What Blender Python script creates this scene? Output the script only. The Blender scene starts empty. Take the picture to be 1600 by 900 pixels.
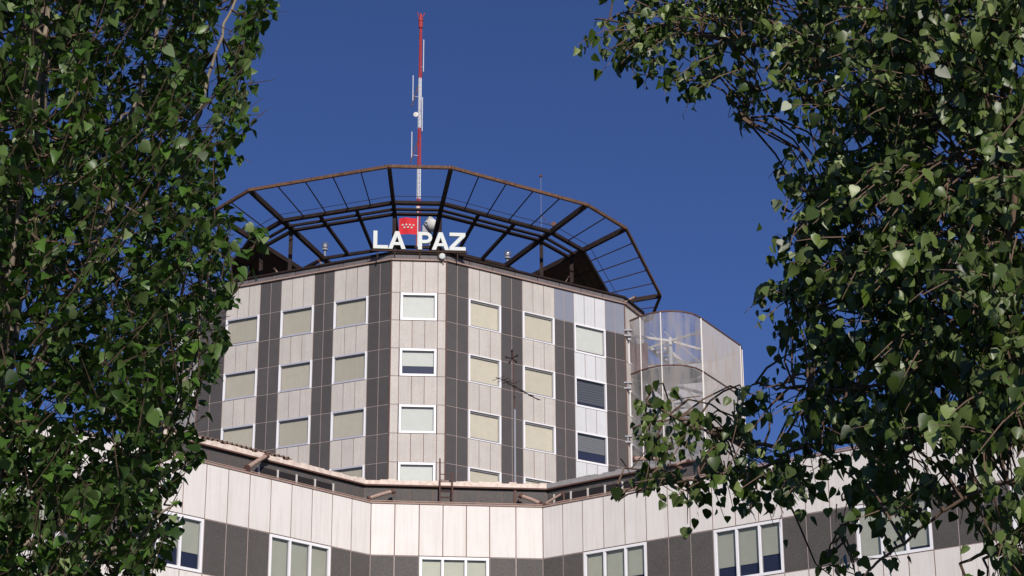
import bpy, math, random
import numpy as np
from mathutils import Vector, Matrix

sc = bpy.context.scene
rad = math.radians

# ---------------------------------------------------------------- camera
F_PX = 3300.0; PITCH = rad(20.3); ROLL = rad(-0.22)
CAM = Vector((0, 0, 1.6))
_f = Vector((0, math.cos(PITCH), math.sin(PITCH))); _r = Vector((1, 0, 0)); _u = _r.cross(_f)
RIGHT = math.cos(ROLL) * _r + math.sin(ROLL) * _u
UP = -math.sin(ROLL) * _r + math.cos(ROLL) * _u
FWD = _f
cd = bpy.data.cameras.new('camera'); cam = bpy.data.objects.new('camera', cd); sc.collection.objects.link(cam)
cd.sensor_width = 36; cd.lens = F_PX / 1600 * 36; cd.clip_start = 0.1; cd.clip_end = 5000
m3 = Matrix((RIGHT, UP, -FWD)).transposed()
cam.matrix_world = Matrix.Translation(CAM) @ m3.to_4x4()
sc.camera = cam

# ---------------------------------------------------------------- light
SUN_EL = 26.5; SUN_AZ = 13.0           # azimuth: degrees to the right of straight behind the camera
w = bpy.data.worlds.new("World"); sc.world = w; w.use_nodes = True
nt = w.node_tree; bg = nt.nodes['Background']
sky = nt.nodes.new('ShaderNodeTexSky'); sky.sky_type = 'NISHITA'; sky.sun_disc = False
sky.sun_elevation = rad(SUN_EL); sky.sun_rotation = rad(180 - SUN_AZ)
sky.altitude = 1200; sky.air_density = 0.7; sky.dust_density = 0.3; sky.ozone_density = 10.0
tint = nt.nodes.new('ShaderNodeMix'); tint.data_type = 'RGBA'; tint.blend_type = 'MULTIPLY'; tint.inputs[0].default_value = 1.0
tint.inputs[7].default_value = (1.25, 0.95, 0.98, 1)      # the slightly violet blue of this late-summer sky
nt.links.new(sky.outputs[0], tint.inputs[6]); nt.links.new(tint.outputs[2], bg.inputs[0]); bg.inputs[1].default_value = 0.09
sl = bpy.data.lights.new('sun', 'SUN'); sl.energy = 4.3; sl.angle = rad(0.5); sl.color = (1.0, 0.93, 0.86)
so = bpy.data.objects.new('sun', sl); sc.collection.objects.link(so)
to_sun = Vector((math.sin(rad(SUN_AZ)) * math.cos(rad(SUN_EL)), -math.cos(rad(SUN_AZ)) * math.cos(rad(SUN_EL)), math.sin(rad(SUN_EL))))
so.rotation_euler = to_sun.to_track_quat('Z', 'Y').to_euler(); so.location = (20, -20, 60)
vs = sc.view_settings; vs.view_transform = 'Standard'; vs.look = 'None'; vs.gamma = 1; vs.exposure = 0.0; vs.use_curve_mapping = False

# ---------------------------------------------------------------- measuring helpers
def ray(x, y):
    return (RIGHT * (x - 800) + UP * (450 - y) + FWD * F_PX).normalized()
def at(x, y, Y):
    """world point seen at photograph pixel (x, y) at depth Y"""
    d = ray(x, y); return CAM + d * (Y / d.y)
def onz(x, y, z):
    d = ray(x, y); return CAM + d * ((z - CAM.z) / d.z)
def proj(p):
    v = Vector(p) - CAM; c = v.dot(FWD); return 800 + F_PX * v.dot(RIGHT) / c, 450 - F_PX * v.dot(UP) / c

# ---------------------------------------------------------------- materials
def mat(name, col, rough=0.7, noise=0.0, scale=4.0, metal=0.0, spec=0.3, tone=0.0, streak=0.0, col2=None, spk=0.0):
    m = bpy.data.materials.new(name); m.use_nodes = True
    n = m.node_tree.nodes; l = m.node_tree.links; b = n['Principled BSDF']
    b.inputs['Roughness'].default_value = rough; b.inputs['Metallic'].default_value = metal
    b.inputs['Specular IOR Level'].default_value = spec
    tc = n.new('ShaderNodeTexCoord')
    cur = n.new('ShaderNodeRGB'); cur.outputs[0].default_value = (*col, 1); out = cur.outputs[0]
    def mixc(fac_sock, a, bcol, mode='MIX'):
        mx = n.new('ShaderNodeMix'); mx.data_type = 'RGBA'; mx.blend_type = mode
        l.new(fac_sock, mx.inputs[0]); l.new(a, mx.inputs[6]); mx.inputs[7].default_value = (*bcol, 1); return mx.outputs[2]
    def ramp(sock, p0, p1, v0=0.0, v1=1.0):
        r = n.new('ShaderNodeMapRange'); l.new(sock, r.inputs[0]); r.inputs[1].default_value = p0; r.inputs[2].default_value = p1
        r.inputs[3].default_value = v0; r.inputs[4].default_value = v1; return r.outputs[0]
    if noise:
        t = n.new('ShaderNodeTexNoise'); t.inputs['Scale'].default_value = scale; t.inputs['Detail'].default_value = 6
        l.new(tc.outputs['Object'], t.inputs['Vector'])
        c2 = col2 or tuple(c * 0.6 for c in col)
        out = mixc(ramp(t.outputs[0], 0.42, 0.68, 0, noise), out, c2)
    if streak:
        mp = n.new('ShaderNodeMapping'); mp.inputs['Scale'].default_value = (7, 7, 0.35); l.new(tc.outputs['Object'], mp.inputs[0])
        t = n.new('ShaderNodeTexNoise'); t.inputs['Scale'].default_value = 1.0; t.inputs['Detail'].default_value = 5; l.new(mp.outputs[0], t.inputs['Vector'])
        out = mixc(ramp(t.outputs[0], 0.48, 0.75, 0, streak), out, tuple(c * f for c, f in zip(col, (0.6, 0.52, 0.45))))
    if spk:
        t = n.new('ShaderNodeTexNoise'); t.inputs['Scale'].default_value = 22; t.inputs['Detail'].default_value = 3; l.new(tc.outputs['Object'], t.inputs['Vector'])
        out = mixc(ramp(t.outputs[0], 0.4, 0.65, 0, spk), out, tuple(c * 0.45 for c in col))
    if tone:
        at_ = n.new('ShaderNodeAttribute'); at_.attribute_name = 'tone'
        out = mixc(ramp(at_.outputs['Fac'], 0, 1, 0, tone), out, tuple(c * 0.5 for c in col))
    l.new(out, b.inputs['Base Color'])
    return m
M = {}
M['white'] = mat('white_aggregate_panel', (0.60, 0.555, 0.505), 0.85, 0.2, 1.2, tone=0.20, streak=0.26, spk=0.30)
M['white_low'] = mat('white_panel_bright', (0.79, 0.745, 0.70), 0.8, 0.12, 0.9, tone=0.13, streak=0.26, spk=0.12)
M['white_new'] = mat('white_panel_repainted', (0.64, 0.645, 0.645), 0.75, 0.12, 1.5, tone=0.1, streak=0.14)
M['dark'] = mat('dark_panel', (0.100, 0.090, 0.088), 0.6, 0.25, 1.6, tone=0.45, spk=0.35)
M['dark_low'] = mat('dark_panel_low', (0.122, 0.110, 0.103), 0.7, 0.3, 1.2, tone=0.35, spk=0.75)
M['kerb'] = mat('grey_kerb_panel', (0.15, 0.13, 0.13), 0.7, 0.5, 3)
M['bluegrey'] = mat('blue_grey_panel', (0.24, 0.25, 0.30), 0.6, 0.1, 2, tone=0.1)
M['joint_w'] = mat('joint_brown', (0.20, 0.12, 0.095), 0.8, 0.2, 5)
M['joint_d'] = mat('joint_pale', (0.42, 0.34, 0.31), 0.7, 0.2, 5)
M['frame'] = mat('white_window_frame', (0.84, 0.83, 0.84), 0.4, 0.05, 4)
M['slat_dark'] = mat('dark_slats', (0.10, 0.105, 0.12), 0.6)
M['slat_grey'] = mat('grey_slats', (0.19, 0.195, 0.20), 0.6)
M['frame_sky'] = mat('sky_toned_window_rail', (0.42, 0.42, 0.48), 0.5, 0.1, 4)  # reflected sky put into the colour of the left facade's horizontal window bars
M['blind'] = mat('beige_blind', (0.66, 0.60, 0.48), 0.8, 0.14, 3, streak=0.10, tone=0.38)
M['blind_g'] = mat('pale_green_blind', (0.66, 0.67, 0.62), 0.8, 0.12, 3, tone=0.3)
M['blind_low'] = mat('grey_green_blind', (0.54, 0.54, 0.44), 0.8, 0.14, 2, tone=0.35)
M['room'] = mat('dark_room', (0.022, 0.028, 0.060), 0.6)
M['coping'] = mat('pinkish_coping', (0.36, 0.25, 0.21), 0.7, 0.4, 3)
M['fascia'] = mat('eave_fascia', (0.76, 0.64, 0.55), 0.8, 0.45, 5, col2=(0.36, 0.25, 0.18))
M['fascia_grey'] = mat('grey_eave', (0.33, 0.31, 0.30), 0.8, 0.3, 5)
M['roof'] = mat('roof_gravel', (0.22, 0.2, 0.18), 0.9, 0.5, 3)
M['louver'] = mat('louver_dark', (0.02, 0.017, 0.018), 0.8)
M['white_metal'] = mat('white_metal', (0.62, 0.58, 0.54), 0.5, 0.2, 8)
M['rust'] = mat('rusty_steel', (0.16, 0.085, 0.05), 0.8, 0.85, 7, col2=(0.06, 0.03, 0.022))
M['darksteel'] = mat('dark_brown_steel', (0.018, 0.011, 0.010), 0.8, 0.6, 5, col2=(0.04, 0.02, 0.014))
M['rust_plate'] = mat('rusty_plate', (0.055, 0.030, 0.022), 0.85, 0.7, 2.5, col2=(0.025, 0.016, 0.012))
M['pink_metal'] = mat('weathered_pink_metal', (0.42, 0.29, 0.23), 0.6, 0.5, 6)
M['redbrown'] = mat('red_brown_steel', (0.12, 0.062, 0.048), 0.7, 0.4, 8)
M['red'] = mat('mast_red', (0.40, 0.045, 0.045), 0.6, 0.5, 6)
M['mastwhite'] = mat('mast_white', (0.66, 0.66, 0.68), 0.6, 0.35, 6)
M['flagred'] = mat('flag_red', (0.60, 0.025, 0.035), 0.8, 0.1, 6)
M['letter'] = mat('letter_white', (0.58, 0.61, 0.58), 0.5, 0.04, 3)
M['dish'] = mat('dish_grey', (0.62, 0.62, 0.58), 0.5, 0.3, 6)
M['grey_metal'] = mat('grey_metal', (0.3, 0.3, 0.32), 0.45, 0.2, 8)
M['corr'] = mat('corrugated_sheet', (0.22, 0.15, 0.12), 0.7, 0.5, 6)
M['grass'] = mat('grass', (0.05, 0.08, 0.025), 0.9, 0.6, 2)
M['asphalt'] = mat('asphalt', (0.05, 0.05, 0.05), 0.9, 0.3, 6)
M['bark'] = mat('pale_poplar_bark', (0.26, 0.22, 0.16), 0.85, 0.6, 14, col2=(0.09, 0.07, 0.05))
M['bark_d'] = mat('brown_twig_bark', (0.13, 0.085, 0.06), 0.85, 0.5, 20)
M['stairgrey'] = mat('stair_grey', (0.17, 0.165, 0.16), 0.7, 0.3, 3)
M['redplate'] = mat('faded_red_plate', (0.38, 0.2, 0.19), 0.7, 0.4, 2)

def glass(name, tint=(1, 1, 1), gloss=0.08, diff=0.0, dcol=(0.6, 0.6, 0.6), transl=0.0, streak=0.0):
    m = bpy.data.materials.new(name); m.use_nodes = True; n = m.node_tree.nodes; l = m.node_tree.links
    n.clear(); o = n.new('ShaderNodeOutputMaterial')
    t = n.new('ShaderNodeBsdfTransparent'); t.inputs[0].default_value = (*tint, 1)
    g = n.new('ShaderNodeBsdfGlossy'); g.inputs['Roughness'].default_value = 0.06; g.inputs[0].default_value = (0.9, 0.95, 1, 1)
    lw = n.new('ShaderNodeLayerWeight'); lw.inputs[0].default_value = 0.35
    mr = n.new('ShaderNodeMapRange'); l.new(lw.outputs['Fresnel'], mr.inputs[0]); mr.inputs[3].default_value = gloss * 0.6; mr.inputs[4].default_value = min(1, gloss * 6)
    a = n.new('ShaderNodeMixShader'); l.new(mr.outputs[0], a.inputs[0]); l.new(t.outputs[0], a.inputs[1]); l.new(g.outputs[0], a.inputs[2])
    out = a.outputs[0]
    if diff:
        d = n.new('ShaderNodeBsdfDiffuse'); tr = n.new('ShaderNodeBsdfTranslucent')
        tc = n.new('ShaderNodeTexCoord'); mp = n.new('ShaderNodeMapping'); mp.inputs['Scale'].default_value = (2.2, 2.2, 0.4); l.new(tc.outputs['Object'], mp.inputs[0])
        nz = n.new('ShaderNodeTexNoise'); nz.inputs['Scale'].default_value = 1.3; nz.inputs['Detail'].default_value = 7; l.new(mp.outputs[0], nz.inputs['Vector'])
        mx = n.new('ShaderNodeMix'); mx.data_type = 'RGBA'; mx.inputs[6].default_value = (*dcol, 1); mx.inputs[7].default_value = (dcol[0] * .72, dcol[1] * .58, dcol[2] * .46, 1)
        r1 = n.new('ShaderNodeMapRange'); l.new(nz.outputs[0], r1.inputs[0]); r1.inputs[1].default_value = .5; r1.inputs[2].default_value = .72; r1.inputs[4].default_value = 0.6
        l.new(r1.outputs[0], mx.inputs[0]); l.new(mx.outputs[2], d.inputs[0]); l.new(mx.outputs[2], tr.inputs[0])
        ms = n.new('ShaderNodeMixShader'); ms.inputs[0].default_value = transl; l.new(d.outputs[0], ms.inputs[1]); l.new(tr.outputs[0], ms.inputs[2])
        r2 = n.new('ShaderNodeMapRange'); l.new(nz.outputs[0], r2.inputs[0]); r2.inputs[1].default_value = .35; r2.inputs[2].default_value = .7
        r2.inputs[3].default_value = max(0, diff - streak); r2.inputs[4].default_value = min(1, diff + streak)
        b = n.new('ShaderNodeMixShader'); l.new(r2.outputs[0], b.inputs[0]); l.new(out, b.inputs[1]); l.new(ms.outputs[0], b.inputs[2]); out = b.outputs[0]
    l.new(out, o.inputs[0]); return m
M['pane'] = glass('window_glass', (0.95, 0.96, 0.95), 0.05)
M['pane_dark'] = glass('window_glass_reflective', (0.55, 0.62, 0.68), 0.12)
M['screen_clear'] = glass('dirty_clear_screen', (0.8, 0.83, 0.88), 0.04, 0.48, (0.62, 0.60, 0.58), 0.4, 0.22)
M['screen_milky'] = glass('milky_screen', (0.8, 0.8, 0.8), 0.03, 0.88, (0.74, 0.69, 0.65), 0.3, 0.1)

def leaf_mat(name, top, back, seed):
    m = bpy.data.materials.new(name); m.use_nodes = True; n = m.node_tree.nodes; l = m.node_tree.links
    b = n['Principled BSDF']; o = n['Material Output']
    a = n.new('ShaderNodeAttribute'); a.attribute_name = 'tone'
    cr = n.new('ShaderNodeValToRGB'); l.new(a.outputs['Fac'], cr.inputs[0])
    e = cr.color_ramp.elements
    e[0].position = 0; e[0].color = (top[0] * .42, top[1] * .42, top[2] * .5, 1)  # dark end deepened to imitate shade inside the crown
    e[1].position = 1; e[1].color = (back[0], back[1], back[2], 1)
    x = e.new(0.55); x.color = (*top, 1)
    x = e.new(0.9); x.color = (top[0] * 1.6, top[1] * 1.5, top[2] * 1.3, 1)  # bright end puts sunlit highlights into the leaf colour
    geo = n.new('ShaderNodeNewGeometry')
    mx = n.new('ShaderNodeMix'); mx.data_type = 'RGBA'; l.new(geo.outputs['Backfacing'], mx.inputs[0]); l.new(cr.outputs[0], mx.inputs[6])
    pale = n.new('ShaderNodeMix'); pale.data_type = 'RGBA'; pale.inputs[0].default_value = 0.3; l.new(cr.outputs[0], pale.inputs[6]); pale.inputs[7].default_value = (*back, 1)
    l.new(pale.outputs[2], mx.inputs[7]); l.new(mx.outputs[2], b.inputs['Base Color'])
    b.inputs['Roughness'].default_value = 0.40; b.inputs['Specular IOR Level'].default_value = 0.4
    t = n.new('ShaderNodeBsdfTranslucent'); hs = n.new('ShaderNodeHueSaturation'); hs.inputs['Value'].default_value = 1.5; hs.inputs['Saturation'].default_value = 1.15
    l.new(cr.outputs[0], hs.inputs['Color']); l.new(hs.outputs[0], t.inputs[0])
    ms = n.new('ShaderNodeMixShader'); ms.inputs[0].default_value = 0.22; l.new(b.outputs[0], ms.inputs[1]); l.new(t.outputs[0], ms.inputs[2]); l.new(ms.outputs[0], o.inputs[0])
    return m
M['leafL'] = leaf_mat('leaf_deep_green', (0.052, 0.112, 0.018), (0.20, 0.26, 0.11), 1)
M['leafR'] = leaf_mat('leaf_olive_green', (0.056, 0.096, 0.017), (0.24, 0.30, 0.11), 2)

# ---------------------------------------------------------------- objects
def tag(o, label=None, cat=None, group=None, kind=None):
    if label: o['label'] = label
    if cat: o['category'] = cat
    if group: o['group'] = group
    if kind: o['kind'] = kind
    return o
def empty(name, loc, label, cat, group=None):
    o = bpy.data.objects.new(name, None); sc.collection.objects.link(o); o.location = loc; o.empty_display_size = 0.2
    return tag(o, label, cat, group)
def origin(o):
    v = Vector((0, 0, 0))
    while o: v += Vector(o.location); o = o.parent
    return v
random.seed(4)
class MB:
    def __init__(s): s.v = []; s.f = []; s.m = []; s.t = []
    def face(s, pts, mi=0, tone=0.0):
        i = len(s.v); s.v += [tuple(p) for p in pts]; s.f.append(tuple(range(i, i + len(pts)))); s.m.append(mi); s.t.append(tone)
    def hexa(s, p, mi=0, tone=0.0):
        """p: 8 points, bottom ring 0-3, top ring 4-7"""
        i = len(s.v); s.v += [tuple(q) for q in p]
        for q in ((0, 3, 2, 1), (4, 5, 6, 7), (0, 1, 5, 4), (1, 2, 6, 5), (2, 3, 7, 6), (3, 0, 4, 7)):
            s.f.append(tuple(i + k for k in q)); s.m.append(mi); s.t.append(tone)
    def box(s, o, ax, ay, az, mi=0, tone=0.0):
        """o corner, ax ay az edge vectors"""
        o = Vector(o); s.hexa([o, o + ax, o + ax + ay, o + ay, o + az, o + ax + az, o + ax + ay + az, o + ay + az], mi, tone)
    def bar(s, a, b, w, h=None, mi=0, up=(0, 0, 1)):
        a = Vector(a); b = Vector(b); h = h or w; d = (b - a)
        if d.length < 1e-6: return
        d.normalize(); u = Vector(up)
        if abs(d.dot(u)) > 0.98: u = Vector((0, 1, 0))
        x = d.cross(u).normalized() * w; z = x.cross(d).normalized() * h
        s.hexa([a - x / 2 - z / 2, a + x / 2 - z / 2, b + x / 2 - z / 2, b - x / 2 - z / 2, a - x / 2 + z / 2, a + x / 2 + z / 2, b + x / 2 + z / 2, b - x / 2 + z / 2], mi)
    def tube(s, pts, rs, n=8, mi=0, cap=True):
        pts = [Vector(p) for p in pts]
        if not hasattr(rs, '__len__'): rs = [rs] * len(pts)
        rings = []; base = len(s.v); x = None
        for k, p in enumerate(pts):
            d = (pts[min(k + 1, len(pts) - 1)] - pts[max(k - 1, 0)])
            if d.length < 1e-7: d = Vector((0, 0, 1))
            d.normalize()
            if x is None: x = d.orthogonal().normalized()
            else:
                x = (x - d * x.dot(d)); x = x.normalized() if x.length > 1e-6 else d.orthogonal().normalized()
            y = d.cross(x)
            for j in range(n):
                a = 2 * math.pi * j / n; s.v.append(tuple(p + (x * math.cos(a) + y * math.sin(a)) * rs[k]))
        for k in range(len(pts) - 1):
            for j in range(n):
                a = base + k * n + j; b = base + k * n + (j + 1) % n
                s.f.append((a, b, b + n, a + n)); s.m.append(mi); s.t.append(0)
        if cap:
            s.f.append(tuple(base + j for j in reversed(range(n)))); s.m.append(mi); s.t.append(0)
            e = base + (len(pts) - 1) * n; s.f.append(tuple(e + j for j in range(n))); s.m.append(mi); s.t.append(0)
    def lathe(s, c, axis, prof, n=16, mi=0):
        """prof: (dist along axis, radius)"""
        c = Vector(c); axis = Vector(axis).normalized()
        s.tube([c + axis * t for t, r in prof], [max(r, 1e-4) for t, r in prof], n, mi)
    def prism(s, pts, off, mi=0):
        """extrude polygon pts by vector off"""
        pts = [Vector(p) for p in pts]; n = len(pts); i = len(s.v)
        s.v += [tuple(p) for p in pts] + [tuple(p + off) for p in pts]
        s.f.append(tuple(i + k for k in range(n))); s.m.append(mi); s.t.append(0)
        s.f.append(tuple(i + n + k for k in reversed(range(n)))); s.m.append(mi); s.t.append(0)
        for k in range(n):
            k2 = (k + 1) % n; s.f.append((i + k, i + k2, i + n + k2, i + n + k)); s.m.append(mi); s.t.append(0)
    def build(s, name, mats, parent=None, smooth=False):
        if not isinstance(mats, (list, tuple)): mats = [mats]
        o0 = origin(parent) if parent else Vector((0, 0, 0))
        me = bpy.data.meshes.new(name)
        me.from_pydata([(x - o0.x, y - o0.y, z - o0.z) for x, y, z in s.v], [], s.f)
        for m_ in mats: me.materials.append(m_)
        me.polygons.foreach_set('material_index', s.m)
        if any(s.t):
            a = me.attributes.new('tone', 'FLOAT', 'FACE'); a.data.foreach_set('value', s.t)
        if smooth: me.polygons.foreach_set('use_smooth', [True] * len(s.f))
        me.update()
        o = bpy.data.objects.new(name, me); sc.collection.objects.link(o)
        if parent: o.parent = parent
        return o

class Plane:
    """facade frame: P origin, direction angle; local (u along, z up, n towards the viewer)"""
    def __init__(s, P, ang):
        s.P = Vector((P[0], P[1], 0)); s.D = Vector((math.cos(ang), math.sin(ang), 0)); s.N = Vector((math.sin(ang), -math.cos(ang), 0)); s.ang = ang
    def __call__(s, u, z, n=0.0): return s.P + s.D * u + s.N * n + Vector((0, 0, z))
    def box(s, mb, u0, u1, z0, z1, n0, n1, mi=0, tone=0.0):
        mb.box(s(u0, z0, n0), s.D * (u1 - u0), s.N * (n1 - n0), Vector((0, 0, z1 - z0)), mi, tone)
def hit(pl, x, y, n=0.0):
    d = ray(x, y); p0 = pl.P + pl.N * n; t = pl.N.dot(p0 - CAM) / pl.N.dot(d); q = CAM + d * t
    return (q - pl.P).dot(pl.D), q.z

def panel_cell(mb, pl, u0, u1, z0, z1, nsub, mat_i, joint_i, gap=0.034, depth=0.2, vary=True):
    """cladding panels filling a cell, standing proud of a joint bed"""
    pl.box(mb, u0, u1, z0, z1, -depth, -0.014, joint_i)
    wd = (u1 - u0) / nsub
    for k in range(nsub):
        pl.box(mb, u0 + k * wd + gap / 2, u0 + (k + 1) * wd - gap / 2, z0 + gap / 2, z1 - gap / 2, -0.014, 0.0, mat_i, max(0.02, random.random()) if vary else 0.02)

def window(parent, pl, u0, u1, z0, z1, lights=1, blind='blind', drop=1.0, fw=0.085, pane='pane', recess=0.0, label=None, slats=False, fh=None, hm=0):
    f = MB()
    n1 = 0.035 - recess; n0 = -0.10 - recess
    pl.box(f, u0, u0 + fw, z0, z1, n0, n1); pl.box(f, u1 - fw, u1, z0, z1, n0, n1)
    fh = fh or fw
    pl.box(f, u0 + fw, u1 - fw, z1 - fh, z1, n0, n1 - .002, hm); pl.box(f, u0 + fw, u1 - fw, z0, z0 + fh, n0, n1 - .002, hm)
    wl = (u1 - u0) / lights
    for k in range(1, lights):
        pl.box(f, u0 + k * wl - fw * .42, u0 + k * wl + fw * .42, z0 + fw, z1 - fw, n0, n1 - .004)
    # inner sash frames
    for k in range(lights):
        a = u0 + k * wl + (fw if k == 0 else fw * .42); b = u0 + (k + 1) * wl - (fw if k == lights - 1 else fw * .42)
        sh = 0.03
        for (p, q, r, t) in ((a, a + sh, z0 + fw, z1 - fw), (b - sh, b, z0 + fw, z1 - fw), (a + sh, b - sh, z0 + fw, z0 + fw + sh), (a + sh, b - sh, z1 - fw - sh, z1 - fw)):
            pl.box(f, p, q, r, t, n0 + .01, n0 + .055, 1)
    fo = f.build('window', [M['frame'], M['grey_metal'], M['frame_sky']], parent)
    if label: fo['label'] = label
    g = MB(); g.face([pl(u0 + fw, z0 + fw, n0 + .03), pl(u1 - fw, z0 + fw, n0 + .03), pl(u1 - fw, z1 - fw, n0 + .03), pl(u0 + fw, z1 - fw, n0 + .03)])
    g.build('pane', M[pane], fo)
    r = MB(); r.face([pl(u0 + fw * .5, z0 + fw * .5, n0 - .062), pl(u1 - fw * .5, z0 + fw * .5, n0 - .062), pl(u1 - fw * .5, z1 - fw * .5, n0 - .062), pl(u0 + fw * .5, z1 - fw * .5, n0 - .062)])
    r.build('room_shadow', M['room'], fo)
    drops = drop if hasattr(drop, '__len__') else [drop] * lights
    if max(drops) > 0:
        bl = MB(); bt = max(.02, random.random())
        for k in range(lights):
            if drops[k] <= 0: continue
            a = u0 + k * wl + fw * .5; b = u0 + (k + 1) * wl - fw * .5
            zb = z1 - fw - (z1 - z0 - 2 * fw) * drops[k]
            if slats:
                ns = 9; h = (z1 - fw - zb) / ns
                for q in range(ns): pl.box(bl, a, b, zb + q * h + h * .12, zb + (q + 1) * h, n0 - .05, n0 - .035, 0, bt)
            else: pl.box(bl, a, b, zb, z1 - fw * .5, n0 - .05, n0 - .035, 0, min(1, bt + .15 * k))
            pl.box(bl, a, b, zb - 0.025, zb, n0 - .055, n0 - .03, 0, .9)
        bl.build('blind', M[blind], fo)
    return fo

# ================================================================ GROUND
g = MB(); g.face([(-1500, -1500, 0), (1500, -1500, 0), (1500, 2500, 0), (-1500, 2500, 0)])
tag(g.build('ground', M['grass']), kind='structure')
g = MB(); g.box((-200, 30, 0), Vector((400, 0, 0)), Vector((0, 9, 0)), Vector((0, 0, 0.02)))
tag(g.build('road', M['asphalt']), kind='structure')

# ================================================================ TOWER
A0 = rad(4.75)
TC = Vector((-6.19, 120.55, 0))
def hexv(k, ds=14.6, dl=13.38, c=TC):
    side = k // 2; e = k % 2; phi = A0 + rad(60 * side)
    N = Vector((math.sin(phi), -math.cos(phi), 0)); T = Vector((math.cos(phi), math.sin(phi), 0))
    h = (dl - ds * math.cos(rad(30))) / math.sin(rad(30))
    return c + N * ds + T * (h if e else -h)
TV = [hexv(k) for k in range(12)]
ZR = [42.37, 40.55, 38.99, 37.42, 35.87, 34.31, 32.74, 31.18, 29.62, 28.06, 26.5, 24.9]
tower = empty('hospital_tower', (TC.x, TC.y, 0), 'tall many-sided tower block of pale and dark panels rising behind the white wing', 'building')
# core
mb = MB(); core = [hexv(k, 14.4, 13.18) for k in range(12)]
mb.prism([Vector((p.x, p.y, 0)) for p in core], Vector((0, 0, 42.3)))
mb.build('wall', M['joint_w'], tower)
clad = MB()   # materials: 0 white,1 white new,2 dark,3 bluegrey,4 joint_w,5 joint_d
def facade(k, cols, detailed=True):
    P = TV[k % 12]; Q = TV[(k + 1) % 12]; d = Q - P
    pl = Plane(P, math.atan2(d.y, d.x)); L = d.length
    for ci, (u0, u1, kind) in enumerate(cols):
        u1 = min(u1, L)
        if kind == 'd' or kind == 'D':
            for r in range(len(ZR) - 1):
                mi = 3 if (kind == 'D' and r == 0) else 2
                panel_cell(clad, pl, u0, u1, ZR[r + 1], ZR[r], 2, mi, 5)
        elif kind == 's':
            for r in range(len(ZR) - 1): panel_cell(clad, pl, u0, u1, ZR[r + 1], ZR[r], 1, 0, 4)
        else:
            wm = 1 if kind == 'W' else 0
            for r in range(len(ZR) - 1):
                if r % 2 == 1:
                    # sliver backing behind the frame edges
                    continue
                panel_cell(clad, pl, u0, u1, ZR[r + 1], ZR[r], 3, wm, 4, gap=0.034)
    pl.box(clad, 0, L, 0, ZR[-1], -0.2, -0.001, 0, 0.3)
    return pl, L
L = 12.06
colsR = [(0, 1.41, 'd'), (1.41, 3.55, 'w'), (3.55, 4.96, 'd'), (4.96, 7.13, 'w'), (7.13, 8.46, 'D'), (8.46, 10.66, 'W'), (10.66, L, 'D')]
colsF = [(0, 0.46, 's'), (0.46, 2.49, 'w'), (2.49, 2.95, 's')]
colsL = [(0, 1.40, 'd'), (1.40, 3.72, 'w'), (3.72, 5.1, 'd'), (5.1, 7.22, 'w'), (7.22, 8.5, 'd'), (8.5, 10.65, 'w'), (10.65, L, 'd')]
# left facade columns are measured from its right end
colsL = [(L - b, L - a, t) for a, b, t in [(0, 1.40, 'd'), (1.40, 3.53, 'w'), (3.53, 4.77, 'd'), (4.77, 6.87, 'w'), (6.87, 8.22, 'd'), (8.22, 10.4, 'w'), (10.4, L, 'd')]]
plF, _ = facade(0, colsF); plR, _ = facade(1, colsR); plL, _ = facade(11, colsL)
for k in range(2, 11):
    if k % 2 == 0: facade(k, [(0, 0.46, 's'), (0.46, 2.49, 'w'), (2.49, 2.95, 's')])
    else: facade(k, colsR)
co = clad.build('cladding', [M['white'], M['white_new'], M['dark'], M['bluegrey'], M['joint_w'], M['joint_d']], tower)
co['label'] = 'pale pink-white and dark grey facade panels in vertical stripes'
# windows
wrows = [(1, 2), (3, 4), (5, 6), (7, 8), (9, 10)]
for ri, (a, b) in enumerate(wrows):
    z1, z0 = ZR[a] + 0.01, ZR[b] - 0.01
    # front face: bright frame standing slightly proud
    kw = dict(blind='blind_g', drop=1.0, fw=0.12)
    if ri == 1: kw = dict(blind='blind_g', drop=0.62, fw=0.12, pane='pane', label='half open front window with dark gaps above and below its blind')
    window(tower, plF, 0.50, 2.45, z0 + .02, z1 - .02, **kw)
    for (u0, u1, t) in colsR:
        if t in 'wW':
            if t == 'w': window(tower, plR, u0 + .02, u1 - .02, z0, z1, blind='blind', drop=.94 if (ri, int(u0)) in ((1, 4), (2, 1)) else 1.0, fw=.1, fh=.05)
            elif ri == 0: window(tower, plR, u0 + .02, u1 - .02, z0 - .12, z1, blind='blind_g', drop=0.9)
            else: window(tower, plR, u0 + .02, u1 - .02, z0 - .12, z1, blind='slat_dark' if ri == 1 else 'slat_grey', drop=0.84 if ri == 1 else .62, slats=True, label='dark window with half lowered grey slatted blind')
    for ci, (u0, u1, t) in enumerate(colsL):
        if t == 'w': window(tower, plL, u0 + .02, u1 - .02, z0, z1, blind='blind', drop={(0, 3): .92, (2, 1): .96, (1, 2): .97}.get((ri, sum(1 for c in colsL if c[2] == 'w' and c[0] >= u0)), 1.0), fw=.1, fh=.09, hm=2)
# remaining faces: simple full windows on the far sides that a step aside may show
for k in (2, 10):
    P = TV[k]; d = TV[(k + 1) % 12] - P; pl = Plane(P, math.atan2(d.y, d.x))
    for (a, b) in wrows[:4]: window(tower, pl, 0.50, 2.45, ZR[b], ZR[a], blind='blind')
for k in (3, 5, 7, 9):
    P = TV[k]; d = TV[(k + 1) % 12] - P; pl = Plane(P, math.atan2(d.y, d.x))
    back = MB()
    for (u0, u1, t) in colsR:
        if t in 'wW':
            for (a, b) in wrows: pl.box(back, u0, u1, ZR[b], ZR[a], -0.15, -0.05)
    back.build('window_band', M['blind'], tower)
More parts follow.
